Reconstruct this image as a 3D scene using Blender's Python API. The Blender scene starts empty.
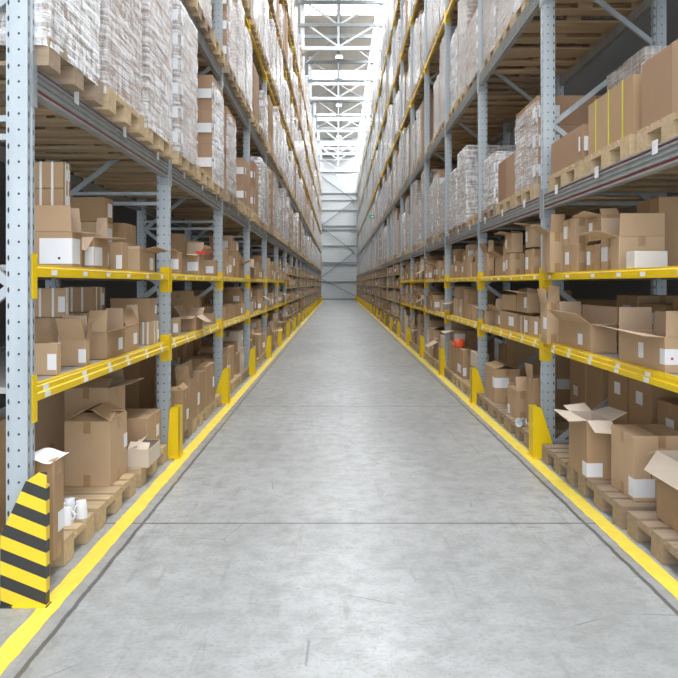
import bpy, bmesh, math, random
from mathutils import Vector, Matrix, noise
from mathutils.bvhtree import BVHTree

PI = math.pi
D = bpy.data
SC = bpy.context.scene
COL = SC.collection

# ------------------------------------------------------------------ camera, sky, light, exposure
F = 690.0                      # focal length in pixels of the 678 px frame
VX, VY = 338.0, 284.0          # where the aisle vanishes
EYE = 1.55
cam = D.cameras.new('camera')
cam.sensor_width = 36.0
cam.lens = F / 678.0 * 36.0
cam.shift_x = (339.0 - VX) / 678.0
cam.shift_y = -(339.0 - VY) / 678.0
cam.clip_end = 300
camo = D.objects.new('camera', cam); COL.objects.link(camo)
camo.location = (0, 0, EYE); camo.rotation_euler = (PI / 2, 0, 0)
SC.camera = camo

world = D.worlds.new('sky'); SC.world = world
world.use_nodes = True
bgn = world.node_tree.nodes['Background']
bgn.inputs['Color'].default_value = (0.93, 0.96, 1.0, 1)
bgn.inputs['Strength'].default_value = 1.7      # bright overcast outside the open end behind the camera
SKYLIGHT = 9.5                                  # daylight coming through the roof lights
LAMP = 8.0

SC.view_settings.view_transform = 'Standard'
SC.view_settings.look = 'None'
SC.view_settings.gamma = 1
SC.view_settings.use_curve_mapping = False
SC.view_settings.exposure = 0.62

# ------------------------------------------------------------------ measures
XF = {-1: 1.51, 1: 1.83}       # rack faces left and right of the camera
P0, BAY, NB = 3.355, 2.8, 21
NBS = {-1: 21, 1: 23}; FARB = 6   # bays per rack; from bay FARB on the racks carry four thin shelves
FAR_Z = [.58, 1.02, 1.46, 1.88]
#   # first post, bay length, number of bays
POST_W, POST_D, DEPTH = 0.08, 0.11, 1.1
PAL_H = 0.144
BEAMS = {-1: [2.50, 4.195, 5.87, 7.60, 9.30], 1: [2.21, 4.12, 6.03, 8.10, 10.15]}   # undersides of the pallet beams
BH = 0.14
UP_Z, LOW_Z = 1.648, 1.036     # shelf tops
ROOF = 14.1
END = 68.0
def post_y(i): return P0 + BAY * i
def zof(X, px): return X * F / abs(px - VX)
ORD = ['zeroth', 'first', 'second', 'third', 'fourth', 'fifth', 'sixth', 'seventh', 'eighth', 'ninth', 'tenth', 'eleventh',
       'twelfth', 'thirteenth', 'fourteenth', 'fifteenth', 'sixteenth', 'seventeenth', 'eighteenth', 'nineteenth',
       'twentieth', 'twenty-first', 'twenty-second', 'twenty-third', 'twenty-fourth']
SIDE = {-1: 'left', 1: 'right'}

# ------------------------------------------------------------------ materials
def new_mat(name):
    m = D.materials.new(name); m.use_nodes = True
    nt = m.node_tree
    return m, nt, nt.nodes['Principled BSDF']
def N(nt, t, **kw):
    n = nt.nodes.new(t)
    for k, v in kw.items():
        if k in n.inputs: n.inputs[k].default_value = v
        else: setattr(n, k, v)
    return n
def L(nt, a, b): nt.links.new(a, b)
def math_n(nt, op, a, b=None, c=None):
    n = nt.nodes.new('ShaderNodeMath'); n.operation = op
    for i, v in enumerate((a, b, c)):
        if v is None: continue
        if isinstance(v, (int, float)): n.inputs[i].default_value = v
        else: nt.links.new(v, n.inputs[i])
    return n.outputs[0]
def mixc(nt, fac, a, b, mode='MIX'):
    n = nt.nodes.new('ShaderNodeMix'); n.data_type = 'RGBA'; n.blend_type = mode
    for sock, v in ((n.inputs[0], fac), (n.inputs[6], a), (n.inputs[7], b)):
        if hasattr(v, 'links') or hasattr(v, 'is_linked'): nt.links.new(v, sock)
        elif isinstance(v, (int, float)): sock.default_value = v
        else: sock.default_value = (*v, 1) if len(v) == 3 else v
    return n.outputs[2]
def ramp(nt, fac, stops):
    r = nt.nodes.new('ShaderNodeValToRGB')
    e = r.color_ramp.elements
    e[0].position, e[0].color = stops[0][0], (*stops[0][1], 1)
    e[1].position, e[1].color = stops[-1][0], (*stops[-1][1], 1)
    for p, c in stops[1:-1]:
        x = e.new(p); x.color = (*c, 1)
    nt.links.new(fac, r.inputs[0]); return r.outputs[0]
def obj_coord(nt): return N(nt, 'ShaderNodeTexCoord').outputs['Object']
def noise_n(nt, vec, scale, detail=3, rough=0.55):
    n = N(nt, 'ShaderNodeTexNoise'); n.inputs['Scale'].default_value = scale
    n.inputs['Detail'].default_value = detail; n.inputs['Roughness'].default_value = rough
    if vec is not None: nt.links.new(vec, n.inputs['Vector'])
    return n.outputs[0]
def mapped(nt, vec, scale=(1, 1, 1), rot=(0, 0, 0), loc=None):
    n = N(nt, 'ShaderNodeMapping'); n.inputs['Scale'].default_value = scale; n.inputs['Rotation'].default_value = rot
    nt.links.new(vec, n.inputs['Vector'])
    if loc is not None: nt.links.new(loc, n.inputs['Location'])
    return n.outputs[0]

def plain(name, col, rough=0.6, metal=0.0, var=0.08, scale=6.0, spec=0.4):
    m, nt, b = new_mat(name)
    n = noise_n(nt, obj_coord(nt), scale, 4)
    lo = tuple(c * (1 - var) for c in col); hi = tuple(min(1, c * (1 + var)) for c in col)
    L(nt, ramp(nt, n, [(0.3, lo), (0.7, hi)]), b.inputs['Base Color'])
    b.inputs['Roughness'].default_value = rough; b.inputs['Metallic'].default_value = metal
    b.inputs['Specular IOR Level'].default_value = spec
    return m

def cardboard(name, lo, hi, island=False):
    m, nt, b = new_mat(name)
    co = obj_coord(nt)
    if island: rnd = N(nt, 'ShaderNodeNewGeometry').outputs['Random Per Island']
    else: rnd = N(nt, 'ShaderNodeObjectInfo').outputs['Random']
    base = mixc(nt, rnd, lo, hi)
    n1 = noise_n(nt, mapped(nt, co, (1, 1, 1)), 5.0, 4)
    c1 = mixc(nt, math_n(nt, 'MULTIPLY', n1, 0.35), base, (lo[0] * .78, lo[1] * .75, lo[2] * .7))
    n2 = noise_n(nt, mapped(nt, co, (140, 140, 3)), 1.0, 2)           # corrugation flutes
    c2 = mixc(nt, math_n(nt, 'MULTIPLY', n2, 0.12), c1, (1, .92, .8), 'SOFT_LIGHT')
    L(nt, c2, b.inputs['Base Color'])
    b.inputs['Roughness'].default_value = 0.72; b.inputs['Specular IOR Level'].default_value = 0.25
    bp = N(nt, 'ShaderNodeBump'); bp.inputs['Strength'].default_value = 0.12; bp.inputs['Distance'].default_value = 0.004
    L(nt, n2, bp.inputs['Height']); L(nt, bp.outputs[0], b.inputs['Normal'])
    return m

def wood(name, lo, hi, axis_scale=(2, 30, 30)):
    m, nt, b = new_mat(name)
    co = obj_coord(nt)
    rnd = N(nt, 'ShaderNodeObjectInfo').outputs['Random']
    isl = N(nt, 'ShaderNodeNewGeometry').outputs['Random Per Island']
    n = noise_n(nt, mapped(nt, co, axis_scale), 1.0, 5)
    c = ramp(nt, n, [(0.3, lo), (0.75, hi)])
    c = mixc(nt, math_n(nt, 'MULTIPLY', isl, 0.45), c, (lo[0] * .55, lo[1] * .52, lo[2] * .5))
    c = mixc(nt, math_n(nt, 'MULTIPLY', rnd, 0.25), c, (.30, .22, .15))
    L(nt, c, b.inputs['Base Color'])
    b.inputs['Roughness'].default_value = 0.75; b.inputs['Specular IOR Level'].default_value = 0.2
    return m

def galvanised(name, a, c, holes=False, rough=0.45, metal=0.35):
    m, nt, b = new_mat(name)
    co = obj_coord(nt)
    v = N(nt, 'ShaderNodeTexVoronoi'); v.inputs['Scale'].default_value = 45
    L(nt, co, v.inputs['Vector'])
    n = noise_n(nt, mapped(nt, co, (6, 6, 1.2)), 1.0, 4)
    base = ramp(nt, n, [(0.3, a), (0.7, c)])
    base = mixc(nt, 0.05, base, v.outputs['Color'], 'SOFT_LIGHT')
    if holes:
        s = N(nt, 'ShaderNodeSeparateXYZ'); L(nt, co, s.inputs[0])
        g = N(nt, 'ShaderNodeNewGeometry'); sn = N(nt, 'ShaderNodeSeparateXYZ'); L(nt, g.outputs['True Normal'], sn.inputs[0])
        isy = math_n(nt, 'GREATER_THAN', math_n(nt, 'ABSOLUTE', sn.outputs[1]), 0.6)
        ax = math_n(nt, 'ABSOLUTE', s.outputs[0])
        zz = math_n(nt, 'SUBTRACT', math_n(nt, 'FLOORED_MODULO', s.outputs[2], 0.078), 0.039)
        def blob(u, uw, zw):
            du = math_n(nt, 'DIVIDE', u, uw); dz = math_n(nt, 'DIVIDE', zz, zw)
            return math_n(nt, 'LESS_THAN', math_n(nt, 'ADD', math_n(nt, 'MULTIPLY', du, du), math_n(nt, 'MULTIPLY', dz, dz)), 1.0)
        h1 = math_n(nt, 'MULTIPLY', blob(math_n(nt, 'SUBTRACT', ax, 0.042), 0.006, 0.006), isy)
        h2 = math_n(nt, 'MULTIPLY', blob(math_n(nt, 'SUBTRACT', ax, 0.0985), 0.005, 0.014), isy)
        h3 = math_n(nt, 'MULTIPLY', blob(math_n(nt, 'SUBTRACT', math_n(nt, 'ABSOLUTE', s.outputs[1]), 0.024), 0.005, 0.016),
                    math_n(nt, 'SUBTRACT', 1.0, isy))
        h = math_n(nt, 'MAXIMUM', h1, math_n(nt, 'MAXIMUM', h2, h3))
        base = mixc(nt, h, base, (.025, .03, .035))
        b_m = math_n(nt, 'MULTIPLY', math_n(nt, 'SUBTRACT', 1.0, h), metal); L(nt, b_m, b.inputs['Metallic'])
    else: b.inputs['Metallic'].default_value = metal
    L(nt, base, b.inputs['Base Color'])
    b.inputs['Roughness'].default_value = rough
    return m

def stretch_film():
    m, nt, b = new_mat('stretch_film')
    co = obj_coord(nt)
    rnd = N(nt, 'ShaderNodeObjectInfo').outputs['Random']
    cv = N(nt, 'ShaderNodeCombineXYZ'); r10 = math_n(nt, 'MULTIPLY', rnd, 37.0)
    for i in range(3): L(nt, r10, cv.inputs[i])
    v1 = mapped(nt, co, (3, 3, 34), (0.42, 0.38, 0), cv.outputs[0])
    v2 = mapped(nt, co, (26, 26, 7), (-0.3, -0.2, 0.3), cv.outputs[0])
    n1 = noise_n(nt, v1, 1.0, 5, 0.65); n2 = noise_n(nt, v2, 1.0, 4, 0.6)
    nn = math_n(nt, 'ADD', math_n(nt, 'MULTIPLY', n1, 0.6), math_n(nt, 'MULTIPLY', n2, 0.4))
    fac = ramp(nt, nn, [(0.40, (.22,) * 3), (0.5, (.68,) * 3), (0.58, (1.0,) * 3)])
    fac = math_n(nt, 'MULTIPLY', fac, math_n(nt, 'ADD', math_n(nt, 'MULTIPLY', rnd, 0.42), 0.72))
    b.inputs['Base Color'].default_value = (.89, .90, .925, 1)
    b.inputs['Roughness'].default_value = 0.15; b.inputs['Specular IOR Level'].default_value = 0.8
    bp = N(nt, 'ShaderNodeBump'); bp.inputs['Strength'].default_value = 1.0; bp.inputs['Distance'].default_value = 0.05
    L(nt, nn, bp.inputs['Height']); L(nt, bp.outputs[0], b.inputs['Normal'])
    t = N(nt, 'ShaderNodeBsdfTransparent'); mx = N(nt, 'ShaderNodeMixShader')
    L(nt, fac, mx.inputs[0]); L(nt, t.outputs[0], mx.inputs[1]); L(nt, b.outputs[0], mx.inputs[2])
    L(nt, mx.outputs[0], nt.nodes['Material Output'].inputs['Surface'])
    return m

def concrete():
    m, nt, b = new_mat('concrete_floor')
    co = obj_coord(nt)
    s = N(nt, 'ShaderNodeSeparateXYZ'); L(nt, co, s.inputs[0])
    n1 = noise_n(nt, mapped(nt, co, (1, .55, 1)), 0.9, 6, 0.6)
    n2 = noise_n(nt, mapped(nt, co, (1, 1, 1)), 7.0, 6, 0.7)
    n3 = noise_n(nt, mapped(nt, co, (3, .4, 1), (0, 0, .5)), 3.0, 5, 0.7)
    c = ramp(nt, n1, [(0.3, (.335, .348, .350)), (0.5, (.425, .442, .448)), (0.7, (.52, .54, .548))])
    c = mixc(nt, ramp(nt, n2, [(0.42, (0,) * 3), (0.78, (.7,) * 3)]), c, (.20, .195, .18))
    c = mixc(nt, ramp(nt, n3, [(0.58, (0,) * 3), (0.72, (.55,) * 3)]), c, (.18, .17, .155))
    sp = noise_n(nt, co, 42.0, 4, 0.75)
    c = mixc(nt, ramp(nt, sp, [(0.5, (0,) * 3), (0.72, (.75,) * 3)]), c, (.24, .235, .22))
    wv = N(nt, 'ShaderNodeTexVoronoi'); wv.feature = 'DISTANCE_TO_EDGE'; wv.inputs['Scale'].default_value = 1.1
    L(nt, mixc(nt, 0.25, co, N(nt, 'ShaderNodeTexNoise', Scale=3.0).outputs[1]), wv.inputs['Vector'])
    msk = ramp(nt, noise_n(nt, co, 2.3, 4, .6), [(0.56, (0,) * 3), (0.60, (.55,) * 3)])
    crk = math_n(nt, 'MULTIPLY', math_n(nt, 'LESS_THAN', wv.outputs['Distance'], 0.0035), msk)
    c = mixc(nt, crk, c, (.14, .135, .13))
    wob = math_n(nt, 'MULTIPLY', math_n(nt, 'SUBTRACT', noise_n(nt, co, 4.0, 4, 0.7), 0.5), 0.035)
    # saw cuts across the aisle
    yy = math_n(nt, 'FLOORED_MODULO', math_n(nt, 'SUBTRACT', s.outputs[1], 4.47 - 2.135), 4.27)
    dj = math_n(nt, 'ABSOLUTE', math_n(nt, 'SUBTRACT', yy, 2.135))
    j1 = math_n(nt, 'LESS_THAN', dj, 0.011)
    # the two slab joints along the racks
    xx = math_n(nt, 'ADD', s.outputs[0], wob)
    j2 = math_n(nt, 'LESS_THAN', math_n(nt, 'ABSOLUTE', math_n(nt, 'ADD', xx, 1.265)), 0.012)
    j3 = math_n(nt, 'LESS_THAN', math_n(nt, 'ABSOLUTE', math_n(nt, 'SUBTRACT', xx, 1.60)), 0.012)
    j = math_n(nt, 'MAXIMUM', j1, math_n(nt, 'MAXIMUM', j2, j3))
    # repaired, slightly darker strips beside the joints
    k2 = math_n(nt, 'LESS_THAN', math_n(nt, 'ABSOLUTE', math_n(nt, 'ADD', xx, 1.31)), 0.05)
    k3 = math_n(nt, 'LESS_THAN', math_n(nt, 'ABSOLUTE', math_n(nt, 'SUBTRACT', xx, 1.65)), 0.05)
    c = mixc(nt, math_n(nt, 'MULTIPLY', math_n(nt, 'MAXIMUM', k2, k3), 0.28), c, (.27, .265, .255))
    c = mixc(nt, math_n(nt, 'MULTIPLY', j, 0.78), c, (.07, .07, .068))
    L(nt, c, b.inputs['Base Color'])
    L(nt, math_n(nt, 'ADD', math_n(nt, 'MULTIPLY', n2, 0.28), 0.2), b.inputs['Roughness'])
    b.inputs['Specular IOR Level'].default_value = 0.5
    bp = N(nt, 'ShaderNodeBump'); bp.inputs['Strength'].default_value = 0.08; bp.inputs['Distance'].default_value = 0.01
    L(nt, n2, bp.inputs['Height']); L(nt, bp.outputs[0], b.inputs['Normal'])
    return m

def line_paint():
    m, nt, b = new_mat('worn_yellow_paint')
    co = obj_coord(nt)
    n = noise_n(nt, co, 9.0, 6, 0.7); n2 = noise_n(nt, co, 45.0, 3, 0.6)
    c = ramp(nt, n, [(0.3, (.86, .65, .06)), (0.7, (.95, .78, .11))])
    c = mixc(nt, ramp(nt, n2, [(0.6, (0,) * 3), (0.74, (.55,) * 3)]), c, (.62, .52, .22))
    L(nt, c, b.inputs['Base Color']); b.inputs['Roughness'].default_value = 0.5
    return m

def hazard():
    m, nt, b = new_mat('hazard_stripes')
    co = obj_coord(nt)
    s = N(nt, 'ShaderNodeSeparateXYZ'); L(nt, co, s.inputs[0])
    d = math_n(nt, 'ADD', s.outputs[2], math_n(nt, 'MULTIPLY', s.outputs[0], 0.4))
    f = math_n(nt, 'FLOORED_MODULO', math_n(nt, 'SUBTRACT', d, 0.507), 0.125)
    blk = math_n(nt, 'LESS_THAN', f, 0.06)
    L(nt, mixc(nt, blk, (.86, .62, .03), (.035, .035, .035)), b.inputs['Base Color'])
    b.inputs['Roughness'].default_value = 0.4
    return m

def emit(name, col, strength):
    m, nt, b = new_mat(name)
    b.inputs['Base Color'].default_value = (*col, 1)
    b.inputs['Emission Color'].default_value = (*col, 1); b.inputs['Emission Strength'].default_value = strength
    return m

def cladding(name, col, period=0.3, axis=2):
    m, nt, b = new_mat(name)
    co = obj_coord(nt)
    s = N(nt, 'ShaderNodeSeparateXYZ'); L(nt, co, s.inputs[0])
    f = math_n(nt, 'FLOORED_MODULO', s.outputs[axis], period)
    g = math_n(nt, 'LESS_THAN', f, period * 0.06)
    n = noise_n(nt, co, 0.6, 3)
    c = ramp(nt, n, [(0.3, tuple(v * .94 for v in col)), (0.7, col)])
    L(nt, mixc(nt, math_n(nt, 'MULTIPLY', g, 0.3), c, tuple(v * .5 for v in col)), b.inputs['Base Color'])
    b.inputs['Roughness'].default_value = 0.5
    return m

CB = cardboard('cardboard', (.40, .26, .145), (.60, .43, .275))
CBI = cardboard('cardboard_inner_liner', (.56, .42, .30), (.62, .47, .35))
CBP = cardboard('pale_cardboard', (.68, .58, .48), (.72, .63, .54))
CBW = cardboard('white_cardboard', (.72, .68, .62), (.76, .72, .67))
CBL = cardboard('cardboard_far', (.40, .26, .155), (.56, .39, .25), island=True)
CBK = cardboard('cardboard_wrapped', (.36, .225, .14), (.50, .345, .23))
TAPE = plain('packing_tape', (.40, .25, .125), 0.3, var=.1, scale=20, spec=.5)
PAPER = plain('white_paper_label', (.84, .85, .88), 0.6, var=.02)
INK = plain('black_ink', (.03, .03, .03), 0.6)
REDINK = plain('red_ink', (.75, .05, .04), 0.5)
WOOD = wood('pallet_wood', (.60, .44, .26), (.80, .645, .43))
WOODD = wood('weathered_pallet_wood', (.36, .27, .19), (.54, .43, .32))
GALV = galvanised('galvanised_steel', (.34, .39, .42), (.46, .51, .54))
POSTM = galvanised('perforated_galvanised_steel', (.40, .46, .50), (.50, .56, .60), holes=True)
BEAMG = galvanised('grey_beam_steel', (.33, .35, .35), (.43, .45, .45), metal=.3)
DECKM = galvanised('shelf_panel_steel', (.40, .40, .40), (.5, .5, .5), metal=.2)
REDLINE = plain('dark_red_pinstripe', (.28, .035, .05), .5)
YELLOW = plain('yellow_powder_coat', (.84, .58, .008), .38, var=.06, scale=3)
THINB = plain('worn_thin_beam', (.58, .46, .14), .5, var=.15)
GUARDM = plain('guard_yellow', (.88, .62, .01), .38, var=.05, scale=3)
HAZ = hazard()
FILM = stretch_film()
CONC = concrete()
LINE = line_paint()
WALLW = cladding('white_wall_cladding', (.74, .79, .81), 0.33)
WALLD = cladding('shade_dark_cladding', (.11, .107, .105), 0.3)  # dark base colour paints in the shade deep behind the racks
ROOFM = cladding('roof_sheeting', (.62, .62, .58), 0.33, 0)
STEELW = plain('pale_roof_steel', (.66, .71, .74), .4, .15, var=.05)
STEELD = plain('dark_roof_steel', (.26, .28, .30), .5, .15, var=.05)
GIRT = plain('girt_steel', (.30, .33, .35), .5, .1, var=.05)
SKYM = emit('skylight_polycarbonate', (.96, .98, 1.0), SKYLIGHT)
LAMPM = emit('lamp_diffuser', (1, .98, .95), LAMP)
MUGM = plain('white_porcelain', (.86, .88, .91), .15, var=.01, spec=.6)
ORANGE = plain('orange_plastic', (.85, .11, .03), .35, var=.05)
STRAP = plain('yellow_green_strap', (.70, .68, .05), .4)
WSTRAP = plain('white_strap', (.82, .82, .80), .4)
GREEN = plain('green_sign_face', (.10, .38, .30), .4)
CLEARP = plain('clear_plastic_cups', (.80, .83, .86), .15, var=.1, spec=.8)

# ------------------------------------------------------------------ mesh helpers
class MB:
    def __init__(s): s.v, s.f, s.m = [], [], []
    def quad_prism(s, pts8, mat=0):
        b = len(s.v); s.v += [tuple(p) for p in pts8]
        for f in ((0, 3, 2, 1), (4, 5, 6, 7), (0, 1, 5, 4), (1, 2, 6, 5), (2, 3, 7, 6), (3, 0, 4, 7)):
            s.f.append(tuple(b + i for i in f)); s.m.append(mat)
    def box(s, x0, x1, y0, y1, z0, z1, mat=0):
        if x0 > x1: x0, x1 = x1, x0
        if y0 > y1: y0, y1 = y1, y0
        if z0 > z1: z0, z1 = z1, z0
        s.quad_prism([(x0, y0, z0), (x1, y0, z0), (x1, y1, z0), (x0, y1, z0), (x0, y0, z1), (x1, y0, z1), (x1, y1, z1), (x0, y1, z1)], mat)
    def bar(s, a, b, w, t, mat=0, up=(0, 0, 1)):
        a, b = Vector(a), Vector(b); d = (b - a).normalized(); u = Vector(up)
        if abs(d.dot(u)) > .95: u = Vector((0, 1, 0))
        r = d.cross(u).normalized(); q = r.cross(d).normalized()
        r *= w / 2; q *= t / 2
        s.quad_prism([a - r - q, a + r - q, a + r + q, a - r + q, b - r - q, b + r - q, b + r + q, b - r + q], mat)
    def prism(s, poly, axis, a, b, mats=None):
        """poly of 2-D points extruded along axis ('x','y','z') from a to b"""
        def P(p, t):
            return {'x': (t, p[0], p[1]), 'y': (p[0], t, p[1]), 'z': (p[0], p[1], t)}[axis]
        n = len(poly); base = len(s.v)
        s.v += [P(p, a) for p in poly] + [P(p, b) for p in poly]
        for i in range(n):
            j = (i + 1) % n
            s.f.append((base + i, base + j, base + n + j, base + n + i)); s.m.append(mats[i] if mats else 0)
        s.f.append(tuple(base + i for i in reversed(range(n)))); s.m.append(0)
        s.f.append(tuple(base + n + i for i in range(n))); s.m.append(0)
    def grid(s, rows, close=False, mat=0):
        b = len(s.v); n = len(rows[0])
        for r in rows: s.v += [tuple(p) for p in r]
        for i in range(len(rows) - 1):
            for j in range(n if close else n - 1):
                k = (j + 1) % n
                s.f.append((b + i * n + j, b + i * n + k, b + (i + 1) * n + k, b + (i + 1) * n + j)); s.m.append(mat)
    def mesh(s, name, mats, smooth=False, fix=True):
        me = D.meshes.new(name)
        me.from_pydata(s.v, [], s.f)
        for m in mats: me.materials.append(m)
        if len(mats) > 1: me.polygons.foreach_set('material_index', s.m)
        if smooth: me.polygons.foreach_set('use_smooth', [True] * len(s.f))
        if fix:
            bm = bmesh.new(); bm.from_mesh(me); bmesh.ops.recalc_face_normals(bm, faces=bm.faces); bm.to_mesh(me); bm.free()
        me.update(); return me
def obj(name, me, parent=None, loc=(0, 0, 0), rz=0):
    o = D.objects.new(name, me); COL.objects.link(o)
    o.location = loc; o.rotation_euler = (0, 0, rz)
    if parent is not None: o.parent = parent
    return o
def tag(o, label, cat, group=None, kind=None):
    o['label'] = label; o['category'] = cat
    if group: o['group'] = group
    if kind: o['kind'] = kind
    return o
def struct(name, mb, mats, **k):
    o = obj(name, mb.mesh(name, mats), **k); o['kind'] = 'structure'; return o
def bevel(o, w, seg=1):
    md = o.modifiers.new('bevel', 'BEVEL'); md.width = w; md.segments = seg; md.limit_method = 'ANGLE'

# ------------------------------------------------------------------ building shell
mb = MB(); mb.box(-4.4, 4.7, -6, END, -.25, 0); struct('floor', mb, [CONC])
mb = MB(); mb.box(-4.4, 4.7, END, END + .2, 0, ROOF + .6); struct('wall_back', mb, [WALLW])
mb = MB(); mb.box(-4.4, -4.2, -.5, END, 0, ROOF + .6); struct('wall_left', mb, [WALLD])  # added backing in place of further racks, shade put into its colour
mb = MB(); mb.box(4.5, 4.7, -.5, END, 0, ROOF + .6); struct('wall_right', mb, [WALLD])  # same added shade-dark backing behind the right rack
# roof sheets over the aisle, with rooflight strips across and along
SKY_Y = [(-.5, 3.5), (9.5, 11.7), (20, 22.2), (30.0, 32.2), (40.6, 42.8), (51.0, 53.0), (60.4, 62.4)]
mb = MB(); y = -.5
for a, b_ in SKY_Y:
    if a > y: mb.box(-1.55, 1.75, y, a, ROOF, ROOF + .12)
    y = b_
mb.box(-1.55, 1.75, y, END, ROOF, ROOF + .12)
mb.box(-4.4, -2.75, -.5, END, ROOF, ROOF + .12); mb.box(-2.15, -1.55, -.5, END, ROOF, ROOF + .12); mb.box(3.1, 4.7, -.5, END, ROOF, ROOF + .12)
struct('ceiling', mb, [ROOFM])
n = 0
for a, b_ in SKY_Y:
    n += 1; mb = MB(); mb.box(-1.55, 1.75, a, b_, ROOF + .05, ROOF + .1); struct('window_%d' % n, mb, [SKYM])
for xa, xb in ((-2.75, -2.15), (1.75, 3.1)):
    n += 1; mb = MB(); mb.box(xa, xb, -.5, END, ROOF + .05, ROOF + .1); struct('window_%d' % n, mb, [SKYM])
# girts and flashing on the end wall
for i, (z, h) in enumerate([(1.72, .1), (3.38, .09), (3.62, .07), (5.25, .1), (6.85, .07), (7.2, .1), (8.75, .1), (9.75, .08), (10.4, .12), (12.5, .3)]):
    mb = MB(); mb.box(-2.2, 2.5, END - .12, END - .002, z, z + h); struct('trim_%d' % (i + 1), mb, [GIRT])
mb = MB()
zz = [(.35, 1), (2.2, -1), (4.7, 1), (7.15, -1), (7.35, -1), (9.8, 1), (12.2, -1)]
zz = [(1.62, .4), (-1.75, 2.1), (1.62, 4.7), (-1.75, 7.2), (1.62, 9.75), (-1.75, 12.2)]
for (xa, za), (xb, zb) in zip(zz, zz[1:]): mb.bar((xa, END - .2, za), (xb, END - .2, zb), .07, .07, up=(0, 1, 0))
o = obj('wall_bracing', mb.mesh('wall_bracing', [GIRT]))
tag(o, 'zigzag grey steel bracing rods across the white end wall', 'bracing')
mb = MB(); mb.box(-1.75, 1.7, END - .05, END - .003, 0.0, .12); struct('baseboard_back', mb, [GIRT])

# floor lines, slightly ragged edges
def floor_line(x0, x1, label):
    mb = MB(); rows = []
    rnd = random.Random(int(x0 * 1000)); y = -.2
    while y < 62.5:
        rows.append([(x0 + rnd.uniform(-.004, .004), y, .0025), (x1 + rnd.uniform(-.004, .004), y, .0025)])
        y += .07 if y < 14 else .6
    mb.grid(rows); mb.grid([[(p[0], p[1], .0004) for p in r] for r in rows])
    o = obj('floor_marking', mb.mesh('floor_marking', [LINE])); tag(o, label, 'floor line', 'yellow floor lines')
floor_line(-1.437, -1.337, 'yellow painted floor line along the foot of the left rack')
floor_line(1.665, 1.768, 'yellow painted floor line along the foot of the right rack')

# ------------------------------------------------------------------ racks
def post_mesh(side, h):
    d = -side * -1.0    # rack extends away from the aisle: local x sign = side
    s = side
    w = POST_W / 2
    poly = [(0, -w), (0, -.014), (.012 * s, -.010), (.012 * s, .010), (0, .014), (0, w), (.086 * s, w), (.086 * s, w - .012),
            (POST_D * s, w - .012), (POST_D * s, -w + .012), (.086 * s, -w + .012), (.086 * s, -w)]
    mb = MB(); mb.prism(poly, 'z', 0.004, h); return mb.mesh('post', [POSTM])
def beam_poly(kind, side, h):
    s = side
    if kind == 'upper': return [(0, 0), (0, .045), (.006 * s, .052), (.006 * s, h), (.045 * s, h), (.045 * s, 0)], [0] * 6
    if kind == 'lower': return [(0, .0), (0, .034), (.010 * s, .040), (.010 * s, .066), (.016 * s, .072), (.016 * s, h), (.048 * s, h), (.048 * s, 0)], [0] * 8
    pts, ms = [], []
    t = h / 14.0; r = .012
    z = 0
    prof = [(0, 0), (0, t * 1.2), (r * .3, t * 1.4), (r * .3, t * 2.2)]
    pts = [(0, 0), (0, 1.4 * t), (r, 1.8 * t), (r, 3.2 * t), (0, 3.6 * t), (0, 4.9 * t), (r, 5.3 * t), (r, 6.6 * t), (0, 7 * t), (0, 8.2 * t),
           (r, 8.6 * t), (r, 10 * t), (0, 10.4 * t), (0, 11.6 * t), (r, 12 * t), (r, 13 * t), (0, 13.2 * t), (0, 14 * t)]
    mm = [0] * len(pts); mm[2] = 1; mm[14] = 1
    pts = [(a * s, b) for a, b in pts] + [(.055 * s, h), (.055 * s, 0)]
    return pts, mm + [0, 0]
BLEN = BAY - POST_W
def beam_mesh(kind, side, h):
    poly, ms = beam_poly(kind, side, h)
    mb = MB(); mb.prism(poly, 'y', 0, BLEN, ms)
    return mb.mesh('beam', {'upper': [YELLOW], 'lower': [YELLOW], 'high': [YELLOW], 'pallet': [BEAMG, REDLINE]}[kind])
def connector_mesh(side, far, z0, z1, mat):
    s = side; mb = MB()
    if far:     # on the camera-facing flank of the next post
        mb.box(-.006 * s, .0 * s, BLEN - .02, BLEN + .036, z0, z1); mb.box(-.006 * s, .074 * s, BLEN - .0055, BLEN - .0005, z0, z1)
    else:
        mb.box(-.006 * s, .0 * s, -.036, .02, z0, z1); mb.box(-.006 * s, .074 * s, .0005, .0055, z0, z1)
    return mb.mesh('connector', [mat])
sticker_mb = MB(); sticker_mb.box(-.0015, .0, -.034, .034, -.014, .014); STICK = sticker_mb.mesh('price_label', [PAPER])
flag_mb = MB(); flag_mb.box(-.0025, .0, -.035, .035, -.04, .04); FLAGM = flag_mb.mesh('location_flag', [PAPER])
TOP = 11.9
def brace_set(s, zmax):
    """frame bracing between a front and a rear post, in the plane of the frame"""
    out = []; z = .10; front = True; k = 0
    while z + .74 < zmax:
        a = (.09 * s, 0, z); b = ((DEPTH - .09) * s, 0, z + .72)
        if not front: a, b = ((DEPTH - .09) * s, 0, z), (.09 * s, 0, z + .72)
        out.append((a, b)); z += .72; front = not front
    return out
def pallet_beam_h(side): return BH
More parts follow.
